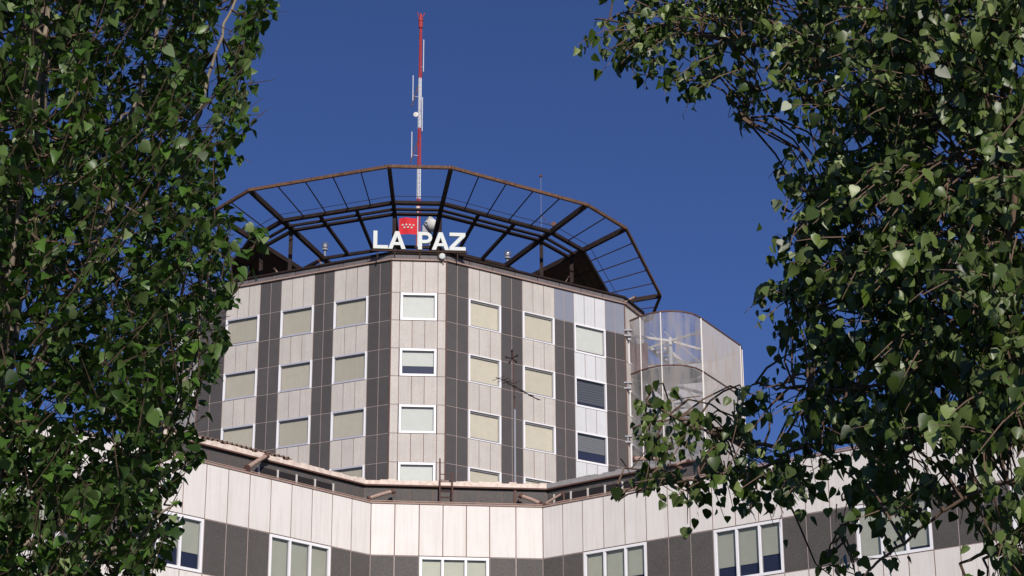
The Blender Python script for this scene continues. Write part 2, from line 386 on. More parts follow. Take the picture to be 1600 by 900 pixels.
# corner strips, coping, roof slab, kerb
mb = MB()
for k in range(12):
    mb.bar(TV[k] + Vector((0, 0, 0)), TV[k] + Vector((0, 0, 42.36)), 0.07)
mb.build('corner_trim', M['redbrown'], tower)
mb = MB()
for k in range(12):
    p, q = hexv(k, 14.66, 13.44), hexv(k + 1 if k < 11 else 0, 14.66, 13.44)
    mb.bar(p + Vector((0, 0, 42.41)), q + Vector((0, 0, 42.41)), 0.12, 0.07)
mb.build('coping', M['coping'], tower)
mb = MB(); mb.prism([hexv(k, 14.5, 13.28) + Vector((0, 0, 42.31)) for k in range(12)], Vector((0, 0, 0.05)))
mb.build('roof', M['roof'], tower)
mb = MB()
for k in range(12):      # set-back kerb band above the coping
    p, q = hexv(k, 14.56, 13.34), hexv((k + 1) % 12, 14.56, 13.34)
    d = (q - p).normalized(); nn = Vector((d.y, -d.x, 0))
    for j in range(2 if k % 2 == 0 else 8):
        nseg = 2 if k % 2 == 0 else 8
        a = p.lerp(q, j / nseg) + d * .02; b = p.lerp(q, (j + 1) / nseg) - d * .02
        mb.box(a + Vector((0, 0, 42.36)), b - a, -nn * 0.1, Vector((0, 0, 0.44)), 0)
    mb.bar(p + Vector((0, 0, 42.82)), q + Vector((0, 0, 42.82)), 0.2, 0.10, 1)
mb.build('parapet', [M['kerb'], M['darksteel']], tower)

# ================================================================ ROOF RING FRAME
ZO, ZC = 46.2, 44.75
ring_c = Vector((-6.2, 120.5, 0))
outer = {0: onz(608, 260, ZO), 1: onz(705, 262, ZO), 2: onz(917, 320, ZO), 3: onz(978, 357, ZO), 4: onz(1032, 462, ZO), 5: onz(1018, 497, ZO),
         -1: onz(390, 297, ZO), -2: onz(330, 333, ZO), -3: onz(300, 378, ZO)}
outer = [outer[k] for k in (-3, -2, -1, 0, 1, 2, 3, 4, 5)] + [Vector((2.5, 136.5, ZO)), Vector((-2.5, 138.5, ZO)), Vector((-12.5, 137.5, ZO)), Vector((-17.5, 134.0, ZO)), Vector((-20.8, 124.0, ZO))]
NO = len(outer)
def rn(k, s):      # node on beam k, s = way towards the axis
    o = outer[k % NO]; p = o.lerp(Vector((ring_c.x, ring_c.y, ZO)), s); p.z = ZO + (ZC - ZO) * s / 0.45; return p
SA, SB, SC = 0.19, 0.225, 0.435
ring = empty('rooftop_ring_frame', (ring_c.x, ring_c.y, 42.36), 'rusty open steel ring frame flaring out over the top of the tower roof', 'steel frame')
mb = MB()
for k in range(NO): mb.bar(outer[k], outer[(k + 1) % NO], 0.15, 0.16)
mb.build('outer_rail', M['rust'], ring)
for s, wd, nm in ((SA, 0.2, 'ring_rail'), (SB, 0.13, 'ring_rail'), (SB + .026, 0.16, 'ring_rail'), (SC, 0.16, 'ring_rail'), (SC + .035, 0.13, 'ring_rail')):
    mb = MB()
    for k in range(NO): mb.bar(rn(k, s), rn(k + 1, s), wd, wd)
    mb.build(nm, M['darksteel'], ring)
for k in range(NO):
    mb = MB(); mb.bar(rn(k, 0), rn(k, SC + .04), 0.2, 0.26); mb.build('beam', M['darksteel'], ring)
# posts below ring B
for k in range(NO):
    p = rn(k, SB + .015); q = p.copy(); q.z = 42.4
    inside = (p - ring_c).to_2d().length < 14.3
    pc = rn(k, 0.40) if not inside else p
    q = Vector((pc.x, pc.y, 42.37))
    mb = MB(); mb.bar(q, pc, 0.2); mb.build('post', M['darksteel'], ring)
longs = [2, 4, 6 + 0]      # long sides by start index
nsub = {}
for k in range(NO):
    ln = (outer[(k + 1) % NO] - outer[k]).length
    n_ = 5 if ln > 6.5 else (2 if ln > 3.3 and k not in (3,) else 1)
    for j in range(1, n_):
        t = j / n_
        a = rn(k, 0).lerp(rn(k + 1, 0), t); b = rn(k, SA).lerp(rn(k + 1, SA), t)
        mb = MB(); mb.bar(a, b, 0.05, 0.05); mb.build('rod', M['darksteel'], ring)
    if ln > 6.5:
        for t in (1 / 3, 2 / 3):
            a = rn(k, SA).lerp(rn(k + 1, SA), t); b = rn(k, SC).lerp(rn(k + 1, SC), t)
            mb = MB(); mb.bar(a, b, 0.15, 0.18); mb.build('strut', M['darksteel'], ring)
    # thin wire half way
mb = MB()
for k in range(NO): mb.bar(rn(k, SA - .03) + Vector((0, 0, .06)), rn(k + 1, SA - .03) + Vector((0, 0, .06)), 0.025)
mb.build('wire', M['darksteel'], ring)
for k in (6, 0, 13):      # sheeted-in bays left and right
    mb = MB(); a, b, c, d = rn(k, SA), rn(k + 1, SA), rn(k + 1, 0.50), rn(k, 0.50)
    dn = Vector((0, 0, -0.06)); mb.hexa([a + dn, b + dn, c + dn, d + dn, a, b, c, d]); mb.build('cladding_panel', M['rust_plate'], ring)

# ================================================================ SIGN "LA PAZ"
pS = Plane(hexv(0, 14.62, 13.4), A0)
sign = empty('hospital_name_sign', pS(1.45, 42.5), 'white block capital letters LA PAZ standing along the top edge of the tower', 'sign')
H = 1.02; Z0S = 42.98; ST = 0.20
def poly(pts): return pts
GL = {
 'L': ([[(0, 0), (.78, 0), (.78, .19), (.21, .19), (.21, 1), (0, 1)]], .78),
 'A': ([[(0, 0), (.22, 0), (.56, 1), (.36, 1)][:4], [(.92, 0), (.56, 1), (.36, 1), (.70, 0)], [(.22, .22), (.70, .22), (.64, .38), (.28, .38)]], .92),
 'Z': ([[(0, 0), (.86, 0), (.86, .19), (0, .19)], [(.0, .81), (.84, .81), (.84, 1), (.0, 1)], [(.0, .19), (.27, .19), (.84, .81), (.57, .81)]], .86),
}
def letter(ch, u):
    mb = MB()
    if ch == 'P':
        parts = [[(0, 0), (.21, 0), (.21, 1), (0, 1)]]
        n_ = 9; cx, cy, ro, ri = .42, .68, .32, .135
        outer_ = [(.21, 1)] + [(cx + ro * math.cos(a), cy + ro * math.sin(a)) for a in [math.pi / 2 - math.pi * j / n_ for j in range(n_ + 1)]] + [(.21, .36)]
        inner_ = [(.21, .815)] + [(cx + ri * math.cos(a) * 1.0, cy + ri * math.sin(a)) for a in [math.pi / 2 - math.pi * j / n_ for j in range(n_ + 1)]] + [(.21, .545)]
        for j in range(len(outer_) - 1): parts.append([inner_[j], inner_[j + 1], outer_[j + 1], outer_[j]])
    else: parts = GL[ch][0]
    for i, pp in enumerate(parts):
        off = 0.001 * i
        mb.prism([pS(u + x * H, Z0S + y * H, 0.0 + off) for x, y in pp], pS.N * (0.16))
    return mb.build('letter', M['letter'], sign)
lu = lambda px: hit(pS, px, 388)[0]
for ch, px in (('L', 583), ('A', 606.5), ('P', 653), ('A', 674.5), ('Z', 702)): letter(ch, lu(px))
mb = MB(); mb.bar(pS(lu(583) - .1, Z0S - .07, .05), pS(lu(727) + .1, Z0S - .07, .05), .1, .1)
for px in (590, 617, 656, 685, 715): mb.bar(pS(lu(px), 42.46, .03), pS(lu(px), Z0S - .03, .03), .06)
mb.build('support_rail', M['rust_plate'], sign)

# ================================================================ MAST
mp = at(654, 300, 117); mp.z = 42.36
mast = empty('radio_mast', mp, 'tall thin red and white banded lattice radio mast on the tower roof', 'mast')
def zat(y, Y=117.0): return at(654, y, Y).z
ztop = zat(30)
bands = [(mp.z, zat(310), 'red'), (zat(310), zat(262), 'mastwhite'), (zat(262), zat(200), 'red'), (zat(200), zat(122), 'mastwhite'), (zat(122), ztop, 'red')]
for (za, zb, mn) in bands:
    mb = MB(); leg = []
    for j in range(3):
        a = 2 * math.pi * j / 3 + .4
        def rr(z): return 0.135 - 0.07 * (z - mp.z) / (ztop - mp.z)
        def pt(z, j=j, a=a): return Vector((mp.x + rr(z) * math.cos(a), mp.y + rr(z) * math.sin(a), z))
        leg.append(pt); mb.tube([pt(za), pt(zb)], 0.032, 6)
    n_ = max(2, int((zb - za) / 0.3)); h = (zb - za) / n_
    for q in range(n_):
        z_ = za + q * h
        for j in range(3):
            mb.tube([leg[j](z_), leg[(j + 1) % 3](z_ + h)], 0.017, 4)
            mb.tube([leg[j](z_), leg[(j + 1) % 3](z_)], 0.014, 4)
    mb.build('mast_section', M[mn], mast)
for (x0, y0, x1, y1) in ((643, 167, 660, 114), (641, 254, 658, 206)):
    mb = MB(); mb.tube([at(x0, y0, 116.6), at(x1, y1, 117.4)], 0.035, 6); mb.build('antenna_arm', M['redbrown'], mast)
for (x, y0, y1) in ((661.5, 62, 112), (645, 118, 158), (657.5, 155, 172), (659.5, 152, 205), (643, 206, 250)):
    mb = MB(); p = at(x, y1, 116.8); mb.tube([p, Vector((p.x, p.y, at(x, y0, 116.8).z))], 0.028, 6); mb.tube([p + Vector((0, 0, .35)), Vector((mp.x, mp.y, p.z + .35))], .015, 4); mb.build('whip_antenna', M['mastwhite'], mast)
mb = MB(); t = Vector((mp.x, mp.y, ztop)); mb.lathe(t + Vector((0, 0, -.15)), (0, 0, 1), [(0, .05), (.02, .16), (.12, .16), (.2, .09), (.5, .07), (.55, .02)], 10)
mb.tube([t + Vector((-.12, 0, .1)), t + Vector((-.2, 0, .5))], .025, 5); mb.tube([t + Vector((.1, 0, .1)), t + Vector((.24, 0, .42))], .03, 5)
mb.tube([t + Vector((0, 0, -.1)), t + Vector((0, 0, -.6))], .13, 8); mb.build('beacon', M['red'], mast)
for yy in (180,):
    mb = MB(); p = at(650, yy, 116.7); mb.lathe(p, (0, -1, 0), [(0, .03), (.05, .14), (.12, .16), (.14, .02)], 10); mb.build('small_dish', M['white_metal'], mast)

# ================================================================ FLAG
fy = 109.0
fp = at(652.5, 366, fy); flag = empty('regional_flag', Vector((fp.x, fp.y, 42.36)), 'bright red flag with small white stars hanging from a pole behind the sign letters', 'flag')
mb = MB(); mb.tube([Vector((fp.x, fp.y, 42.36)), Vector((fp.x, fp.y, at(652, 327, fy).z))], .03, 8); mb.build('pole', M['mastwhite'], flag)
mb = MB(); tp = Vector((fp.x, fp.y, at(652, 327, fy).z)); mb.lathe(tp - Vector((0, 0, .05)), (0, 0, 1), [(0, .03), (.04, .1), (.12, .13), (.2, .1), (.24, .02)], 10)
mb.tube([tp + Vector((-.22, 0, 0)), tp + Vector((.0, 0, -.05))], .04, 6); mb.build('finial', M['white_metal'], flag)
fl, fr = at(623.5, 353, fy).x, fp.x - .03; ft, fb = at(636, 340.5, fy).z, at(636, 366, fy).z
mb = MB(); nx, nz = 14, 8
def fpnt(i, j, off=0.0):
    u = i / nx; v = j / nz
    return (fl + (fr - fl) * u, fp.y + 0.07 * math.sin(u * 7 + v * 1.5) * (1 - u) + off, fb + (ft - fb) * v + .02 * math.sin(u * 5))
for i in range(nx):
    for j in range(nz): mb.face([fpnt(i, j), fpnt(i + 1, j), fpnt(i + 1, j + 1), fpnt(i, j + 1)])
clo = mb.build('cloth', M['flagred'], flag, smooth=True)
for (u, v) in [(.2, .56), (.4, .56), (.6, .56), (.8, .56), (.3, .40), (.5, .40), (.7, .40)]:
    mb = MB(); c = Vector(fpnt(u * nx, v * nz, -.03)); pts = []
    for q in range(10):
        a = math.pi / 2 + q * math.pi / 5; r_ = .075 if q % 2 == 0 else .032; pts.append(c + Vector((r_ * math.cos(a), 0, r_ * math.sin(a))))
    mb.prism(pts, Vector((0, .012, 0))); mb.build('star', M['letter'], clo)

# horn loudspeaker / dish beside the flag
dp = at(672, 352, 110.5); dish = empty('roof_dish', Vector((dp.x, dp.y, 42.36)), 'grey drum-shaped dish on a post just right of the red flag', 'dish antenna')
mb = MB(); mb.tube([Vector((dp.x, dp.y, 42.36)), dp], .05, 8); mb.build('post', M['grey_metal'], dish)
mb = MB(); ax = Vector((.75, -.55, .12)).normalized(); mb.lathe(dp - ax * .45, ax, [(0, .1), (.1, .2), (.35, .3), (.6, .48), (.62, .5), (.6, .44), (.4, .12)], 24); mb.build('reflector', M['dish'], dish, smooth=True)
mb = MB(); mb.box(dp + Vector((-.42, -.15, -.45)), Vector((.5, 0, 0)), Vector((0, .3, 0)), Vector((0, 0, .38))); mb.build('equipment_box', M['grey_metal'], dish)

# ---------------------------------------------------------------- roof lights (glass globes)
M['globe'] = glass('globe_glass', (0.9, 0.92, 0.95), 0.16, 0.12, (0.8, 0.8, 0.8), 0.5)
def roof_lamp(x, y, Y, lab):
    p = at(x, y, Y); r = empty('roof_lamp', Vector((p.x, p.y, 42.36)), lab, 'lamp', 'glass globe lamps on the roof ring')
    mb = MB(); mb.tube([Vector((p.x, p.y, 42.36)), p + Vector((0, 0, -.25))], .05, 8); mb.lathe(p + Vector((0, 0, -.3)), (0, 0, 1), [(0, .08), (.02, .16), (.1, .16), (.14, .1)], 12); mb.build('stem', M['grey_metal'], r)
    mb = MB(); mb.lathe(p + Vector((0, 0, -.18)), (0, 0, 1), [(0, .1), (.05, .17), (.14, .22), (.24, .22), (.33, .17), (.39, .08), (.41, .01)], 16); mb.build('globe', M['globe'], r, smooth=True)
    mb = MB(); mb.lathe(p + Vector((0, 0, -.16)), (0, 0, 1), [(0, .06), (.05, .1), (.16, .11), (.24, .05)], 10); mb.build('bulb', M['white_metal'], r)
roof_lamp(508, 384, 113.5, 'clear glass globe lamp at the left foot of the roof ring')
roof_lamp(793, 397, 114.5, 'clear glass globe lamp at the right foot of the roof ring')
# round white floodlight on the parapet
p = at(691, 402, 105.9); r = empty('floodlight', p, 'small round white floodlight on the tower edge below the letter A', 'lamp')
mb = MB(); mb.lathe(p + Vector((0, 0.12, .05)), (0, -1, -.1), [(0, .06), (.08, .15), (.22, .17), (.25, .14), (.26, .02)], 14); mb.build('head', M['letter'], r)
mb = MB(); mb.tube([p + Vector((0, .1, 0)), p + Vector((.06, .15, -.34))], .035, 6); mb.build('bracket', M['pink_metal'], r)

# davit arms along the tower top edge
def davit(p0, p1, lab, rad_=0.07, grp='davit arms along the roof edges', foot=None):
    p0 = Vector(p0); p1 = Vector(p1)
    r = empty('roof_davit', p0, lab, 'davit', grp)
    mb = MB(); mb.tube([p0, p0.lerp(p1, .5) + Vector((0, 0, .02)), p1], [rad_, rad_, rad_ * .9], 8); mb.build('arm', M['pink_metal'], r)
    mb = MB(); d = (p1 - p0).normalized(); mb.lathe(p0 - d * .03, d, [(0, rad_ * 1.5), (.1, rad_ * 1.5), (.1, rad_)], 8)
    if foot and foot > 0: mb.bar(p0, p0 + Vector((0, 0, -abs(foot))), .07)
    mb.build('fitting', M['redbrown'], r); mb = MB(); mb.lathe(p1 - d * .12, d, [(0, rad_), (0, rad_ * 1.4), (.14, rad_ * 1.4)], 8)
    if foot: mb.bar(p1, p1 + Vector((0, 0, -abs(foot))), .07)
    mb.build('fitting', M['redbrown'], r)
davit(at(439, 434, 110.6), at(428, 419, 110.2), 'short pale davit arm near the left end of the tower top edge', .05)
davit(at(507, 421, 108.4), at(497, 406, 108.0), 'short pale davit arm over the second dark stripe of the tower top edge', .05)
davit(at(880, 448, 111.4), at(889, 432, 111.0), 'thin davit arm on the tower edge before the right rusty panel', .03)
davit(at(974, 473, 113.0), at(992, 464, 114.5), 'pale stub arm at the right corner of the tower roof', .06)

# slim aerial on the ring at the right
p = at(848, 425, 113.4); r = empty('slim_aerial', Vector((p.x, p.y, 42.36)), 'very thin roof aerial with a small dark tip above the ring frame', 'aerial')
mb = MB(); top = at(845, 276, 113.4); mb.tube([Vector((top.x, p.y, 42.36)), Vector((top.x, p.y, top.z))], .011, 6); mb.build('pole', M['grey_metal'], r)
mb = MB(); mb.lathe(Vector((top.x, p.y, top.z - .05)), (0, 0, 1), [(0, .03), (.05, .08), (.12, .08), (.2, .02)], 8); mb.tube([Vector((top.x - .12, p.y, top.z + .02)), Vector((top.x + .12, p.y, top.z + .04))], .02, 5); mb.build('tip', M['redbrown'], r)
mb = MB(); e = at(865, 352, 113.4); mb.tube([at(845, 335, 113.4), at(855, 348, 113.4), e], .02, 5); mb.lathe(e, (0, -1, .2), [(0, .04), (.05, .14), (.15, .16), (.16, .02)], 10); mb.build('side_arm', M['redbrown'], r)

# ================================================================ STAIR ENCLOSURE
sv = [Vector(q) for q in ((6.62, 113.75, 0), (6.8, 113.55, 0), (7.25, 112.95, 0), (7.75, 112.45, 0), (8.35, 112.12, 0), (9.0, 112.02, 0), (9.65, 112.15, 0), (10.25, 112.55, 0), (10.72, 113.2, 0))]
far = [Vector((13.45, 118.1, 0)), Vector((13.62, 118.75, 0)), Vector((13.4, 119.4, 0)), Vector((12.2, 120.9, 0)), Vector((9.5, 121.8, 0)), Vector((7.15, 121.5, 0))]
ZT = 41.62; ZL = [41.62, 38.42, 35.25, 32.1, 28.95]
stair = empty('stair_enclosure', (10, 116.5, 0), 'round-fronted translucent stair enclosure attached to the right side of the tower', 'stair tower')
def wallstrip(mb, pts, z0, z1, th=0.03, mi=0):
    for a, b in zip(pts[:-1], pts[1:]):
        d = (b - a).normalized(); nn = Vector((d.y, -d.x, 0)) * th
        mb.face([a + Vector((0, 0, z0)), b + Vector((0, 0, z0)), b + Vector((0, 0, z1)), a + Vector((0, 0, z1))], mi)
for zi in range(4):
    z0, z1 = ZL[zi + 1], ZL[zi]
    mb = MB(); wallstrip(mb, sv, z0, z1); mb.build('curved_screen', M['screen_clear'], stair, smooth=True)
    mb = MB(); wallstrip(mb, [sv[-1]] + far[:3], z0, z1); mb.build('side_screen', M['screen_milky'], stair)
mb = MB(); wallstrip(mb, far[2:], 2.5, ZT); wallstrip(mb, sv + far[:3], 2.5, ZL[4]); mb.build('rear_screen', M['screen_milky'], stair)
for zi, z in enumerate(ZL[:4]):
    mb = MB(); P = [q + Vector((0, 0, z)) for q in sv + far]
    for a, b in zip(P[:-1], P[1:]): mb.bar(a, b, 0.07, 0.08 if zi == 0 else .07)
    mb.build('rim', M['redbrown'], stair)
for q in (sv[0], sv[2], sv[4], sv[-1], far[0], far[1], far[3]):
    mb = MB(); mb.bar(q + Vector((0, 0, 2)), q + Vector((0, 0, ZT - .03)), 0.09 if q in (sv[-1],) else .06); mb.build('mullion', M['white_metal'], stair)
# inside: column, floors, flights with stringers and braces
inx = Vector((9.05, 114.6, 0))
mb = MB(); mb.tube([inx + Vector((0, 0, 0)), inx + Vector((0, 0, 40.9))], .13, 10); mb.build('column', M['white_metal'], stair)
ax = Vector((math.cos(rad(66)), math.sin(rad(66)), 0)); px_ = Vector((ax.y, -ax.x, 0))
for zi, z in enumerate(ZL[1:4]):
    zz = z - .15
    mb = MB(); pts = [q.lerp(Vector((9.4, 115.8, 0)), .05) + Vector((0, 0, zz)) for q in sv] + [Vector((11.2, 114.6, zz)), Vector((8.2, 115.6, zz))]
    mb.prism(pts, Vector((0, 0, .14))); mb.build('landing', M['stairgrey'], stair)
for zi, z in enumerate(ZL[:4]):
    if zi == 0: zc = z - .9
    else: zc = z - .35
    mb = MB()
    for q in (sv[0], sv[-1], Vector((12.0, 117.2, 0)), Vector((7.6, 116.4, 0))): mb.bar(inx + Vector((0, 0, zc)), q + Vector((0, 0, zc + .05)), .12, .14)
    mb.build('floor_beam', M['white_metal'], stair)
for zi in range(0, 4):     # a flight between floors, in two runs
    zb, zt = ZL[zi] - 3.3, ZL[zi] - .1 - (1.1 if zi == 0 else 0)
    a = Vector((8.0, 115.2, zt)); b = Vector((10.4, 118.0, (zb + zt) / 2))
    for (p, q, side) in ((a, b, 0), (b + px_ * .95 - ax * .3, Vector((9.4, 114.0, zb + .1)), 1)):
        mb = MB()
        for o_ in (0, .8): mb.bar(p + px_ * o_, q + px_ * o_, .07, .28); mb.bar(p + px_ * o_ + Vector((0, 0, .95)), q + px_ * o_ + Vector((0, 0, .95)), .045, .045)
        mb.build('stringer', M['white_metal'], stair)
        mb = MB(); n_ = 9
        for t_ in range(n_):
            c = p.lerp(q, (t_ + .5) / n_); mb.box(c - (q - p).to_2d().to_3d().normalized() * .13, px_ * .8, (q - p).to_2d().to_3d().normalized() * .27, Vector((0, 0, .04)))
        mb.build('treads', M['stairgrey'], stair)
mb = MB(); mb.face([Vector((6.75, 114.1, ZL[1] + .05)), Vector((7.7, 113.6, ZL[1] + .05)), Vector((7.7, 113.6, 40.3)), Vector((6.75, 114.1, 40.3))]); mb.build('red_board', M['redplate'], stair)
# wall brackets tying the enclosure to the tower corner
for zi, yy in enumerate((518, 600, 684)):
    q = at(981, yy, 113.0); mb = MB(); mb.box(q + Vector((-.25, -.1, .03)), Vector((.5, 0, 0)), Vector((0, .3, 0)), Vector((0, 0, .07))); mb.box(q + Vector((-.22, -.1, -.3)), Vector((.4, 0, 0)), Vector((0, .3, 0)), Vector((0, 0, .09)))
    mb.tube([q + Vector((0, 0, -.28)), q + Vector((0, 0, .05))], .06, 8); mb.build('bracket', M['grey_metal'], stair)

# ================================================================ LOWER WING
aF, aL, aR = rad(6.6), rad(46.0), rad(-36.6)
WA = Vector((-6.516, 94.545, 0)); WB = Vector((1.387, 95.459, 0))
dL_ = Vector((math.cos(aL), math.sin(aL), 0)); dR_ = Vector((math.cos(aR), math.sin(aR), 0))
LW, RW = 34.0, 33.4
wF = Plane(WA, aF); wL = Plane(WA - dL_ * LW, aL); wR = Plane(WB, aR); LF_ = (WB - WA).length
ZP, ZB, ZW = 26.05, 23.62, 21.25
wing = empty('hospital_wing', (-2.5, 98, 0), 'lower angled white wing with ribbon windows in front of the tower', 'building')
wcl = MB()  # 0 white_low 1 dark_low 2 joint_w 3 joint_d
def wing_panels(pl, edges, kinds):
    for (u0, u1), kd in zip(zip(edges[:-1], edges[1:]), kinds):
        panel_cell(wcl, pl, u0, u1, ZB, ZP, 1, 0, 2, gap=.045)
        if kd == 'd': panel_cell(wcl, pl, u0, u1, ZW, ZB, 1, 1, 3, gap=.045)
        for zz0, zz1 in ((18.6, ZW), (13.6, 16.2), (8.6, 11.2), (3.6, 6.2)):
            panel_cell(wcl, pl, u0, u1, zz0, zz1, 1, 0, 2, gap=.045)
        for zz0, zz1 in ((16.2, 18.6), (11.2, 13.6), (6.2, 8.6), (0.0, 3.6)):
            panel_cell(wcl, pl, u0, u1, zz0, zz1, 1, 1, 3, gap=.045)
eF = [0, 1.1, 2.22, 3.32, 4.4, 5.48, 6.7, LF_]; wing_panels(wF, eF, 'ddwwwdd')
# right: modules of 3.45
eR = [0, 1.12, 2.23]; kR = ['d', 'd']
u = 2.23; nmod = 0
while u < RW - .1:
    for j in range(3): eR.append(u + 3.45 * (j + 1) / 3); kR.append('w' if nmod % 2 == 0 else 'd')
    u += 3.45; nmod += 1
wing_panels(wR, eR, kR); RWL = eR[-1]
eL = [0, 1.17, 2.35]; kL = ['d', 'd']; u = 2.35; nmod = 0
while u < LW - .1:
    for j in range(3): eL.append(u + 3.58 * (j + 1) / 3); kL.append('w' if nmod % 2 == 0 else 'd')
    u += 3.58; nmod += 1
LWL = eL[-1]
eLr = [LW - e for e in reversed(eL)]; wing_panels(wL, eLr, list(reversed(kL)))
o = wcl.build('cladding', [M['white_low'], M['dark_low'], M['joint_w'], M['joint_d']], wing)
o['label'] = 'tall white parapet panels over dark panels between the windows'
def wwin(pl, u0, u1, drops): window(wing, pl, u0 + .03, u1 - .03, ZW + .02, ZB - .02, lights=3, blind='blind_low', drop=drops, fw=.12, recess=0.03)
wwin(wF, 2.22, 5.48, [.95, .95, .95])
dr = [[.62, .62, .6], [.74, .74, .62], [1, 1, .92], [.8, .6, .8], [.9, .9, .9]]
k = 0; u = 2.23
while u + 3.45 < RWL + .01:
    wwin(wR, u, u + 3.45, dr[k % 5]); k += 1; u += 6.9
k = 0; u = 2.35; dl = [[.84, .88, .92], [.5, .62, .66], [.7, .7, .8], [.9, .6, .6], [.8, .8, .8]]
while u + 3.58 < LWL + .01:
    wwin(wL, LW - u - 3.58, LW - u, dl[k % 5]); k += 1; u += 7.16
# body behind the panels: offset polyline, about 14 m deep
pts_f = [WA - dL_ * LWL, WA, WB, WB + dR_ * RWL]
def offs(d, dz=0):
    def inter(p, a, q, b):
        c = a.x * b.y - a.y * b.x; t = ((q.x - p.x) * b.y - (q.y - p.y) * b.x) / c; return p + a * t
    nL, nF, nR = -wL.N * d, -wF.N * d, -wR.N * d
    return [pts_f[0] + nL, inter(WA + nL, dL_, WA + nF, wF.D), inter(WB + nF, wF.D, WB + nR, dR_), pts_f[3] + nR]
mb = MB(); a = offs(.3); b = offs(14)
for i in range(3):
    mb.hexa([a[i], a[i + 1], b[i + 1], b[i], *[q + Vector((0, 0, 25.6)) for q in (a[i], a[i + 1], b[i + 1], b[i])]])
mb.build('wall', M['joint_w'], wing)
mb = MB(); a = offs(.15); b = offs(13.98)
for i in range(3): mb.hexa([q + Vector((0, 0, 25.61)) for q in (a[i], a[i + 1], b[i + 1], b[i])] + [q + Vector((0, 0, 25.7)) for q in (a[i], a[i + 1], b[i + 1], b[i])])
mb.build('roof', M['roof'], wing)
mb = MB(); a = offs(.08)
for i in range(3): mb.bar(a[i] + Vector((0, 0, ZP + .03)), a[i + 1] + Vector((0, 0, ZP + .03)), .26, .07)
mb.build('coping', M['coping'], wing)
mb = MB(); a = offs(.02)
for i in range(3): mb.tube([a[i] + Vector((0, 0, ZP + .13)), a[i + 1] + Vector((0, 0, ZP + .13))], .025, 6)
for pl_, L_ in ((wL, LW), (wF, LF_), (wR, RWL)):
    n_ = int(L_ / 1.6)
    for j in range(n_ + 1): mb.tube([pl_(L_ * j / n_, ZP + .05, -.03), pl_(L_ * j / n_, ZP + .13, -.03)], .018, 5)
mb.build('edge_rail', M['pink_metal'], wing)

# ---- set-back roof storey with dark wall, louvres and a pale eave
pent = empty('roof_storey', (-2.5, 99, 25.7), 'low dark set-back roof storey with pale ragged eave behind the wing parapet', 'roof storey')
E0 = offs(.75); W0 = offs(.9); B0 = offs(6.0)
lend = 12.5; rend = 9.2
def cut(P):   # shorten ends
    return [P[1] - dL_ * lend, P[1], P[2], P[2] + dR_ * rend]
ZE = 27.36
# lengths: left end runs to about px 335, right end to px 1000
Ec, Wc, Bc = cut(E0), cut(W0), cut(B0)
Wc[3] = W0[2] + dR_ * 8.3
mb = MB()
Wp = [Plane(Wc[i], math.atan2((Wc[i + 1] - Wc[i]).y, (Wc[i + 1] - Wc[i]).x)) for i in range(3)]
for i, pl in enumerate(Wp):
    L_ = (Wc[i + 1] - Wc[i]).length; n_ = int(round(L_ / 1.15))
    for j in range(n_): panel_cell(mb, pl, L_ * j / n_, L_ * (j + 1) / n_, 25.7, ZE - .3, 1, 0, 1, gap=.03, depth=.12)
mb.build('wall', [M['dark_low'], M['joint_w']], pent)
mb = MB()
for i in range(3): mb.hexa([q + Vector((0, 0, ZE - .16)) for q in (Ec[i], Ec[i + 1], Bc[i + 1], Bc[i])] + [q + Vector((0, 0, ZE - .02)) for q in (Ec[i], Ec[i + 1], Bc[i + 1], Bc[i])])
mb.build('roof', M['roof'], pent)
# fascia: pale on left and front, grey on the right; ragged top made of short uneven lengths
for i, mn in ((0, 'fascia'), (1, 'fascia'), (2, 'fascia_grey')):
    mb = MB(); p, q = Ec[i], Ec[i + 1]; L_ = (q - p).length; pl = Plane(p, math.atan2((q - p).y, (q - p).x)); n_ = int(L_ / .35)
    for j in range(n_):
        pl.box(mb, L_ * j / n_, L_ * (j + 1) / n_, ZE - .2, ZE + random.uniform(-.02, .06), -.12, .012 + random.uniform(0, .012))
    mb.build('fascia', M[mn], pent)
    mb = MB(); pl.box(mb, 0, L_, ZE - .27, ZE - .201, -.1, .02); mb.build('gutter', M['redbrown'], pent)
# louvre openings
def louvre(pl, u0, u1, z0, z1, n_):
    mb = MB(); pl.box(mb, u0, u1, z0, z1, .003, .02); mb.build('louvre', M['louver'], pent)
    for j in range(n_ + 1):
        mb = MB(); u_ = u0 + (u1 - u0) * j / n_; pl.box(mb, u_ - .045, u_ + .035, z0 - .05, z1 + .04, .0, .06); mb.build('louvre_post', M['white_metal'], pent)
LL_ = (Wc[1] - Wc[0]).length
louvre(Wp[0], LL_ - 6.3, LL_ - 1.9, 26.1, 26.8, 4)
louvre(Wp[2], .4, 5.2, 26.1, 26.8, 5)

# corrugated sheet lying on the left eave
c0 = Plane(Ec[0], aL); Lc = (Ec[1] - Ec[0]).length
root = empty('corrugated_sheet', c0(Lc - 9.5, ZE + .05), 'rusty corrugated roofing sheet lying on the left end of the pale eave', 'roof sheet')
mb = MB(); ua, ub = Lc - 12.4, Lc - 4.4; n_ = 200
def wave(u): return .07 * math.sin(u * 2 * math.pi / .27)
for j in range(n_):
    a_, b_ = ua + (ub - ua) * j / n_, ua + (ub - ua) * (j + 1) / n_
    mb.face([c0(a_, ZE + .14 + wave(a_), -.05), c0(b_, ZE + .14 + wave(b_), -.05), c0(b_, ZE + .30 + wave(b_), -1.6), c0(a_, ZE + .30 + wave(a_), -1.6)])
    mb.face([c0(a_, ZE + .13 + wave(a_) - .03, -.05), c0(b_, ZE + .13 + wave(b_) - .03, -.05), c0(b_, ZE + .14 + wave(b_), -.05), c0(a_, ZE + .14 + wave(a_), -.05)])
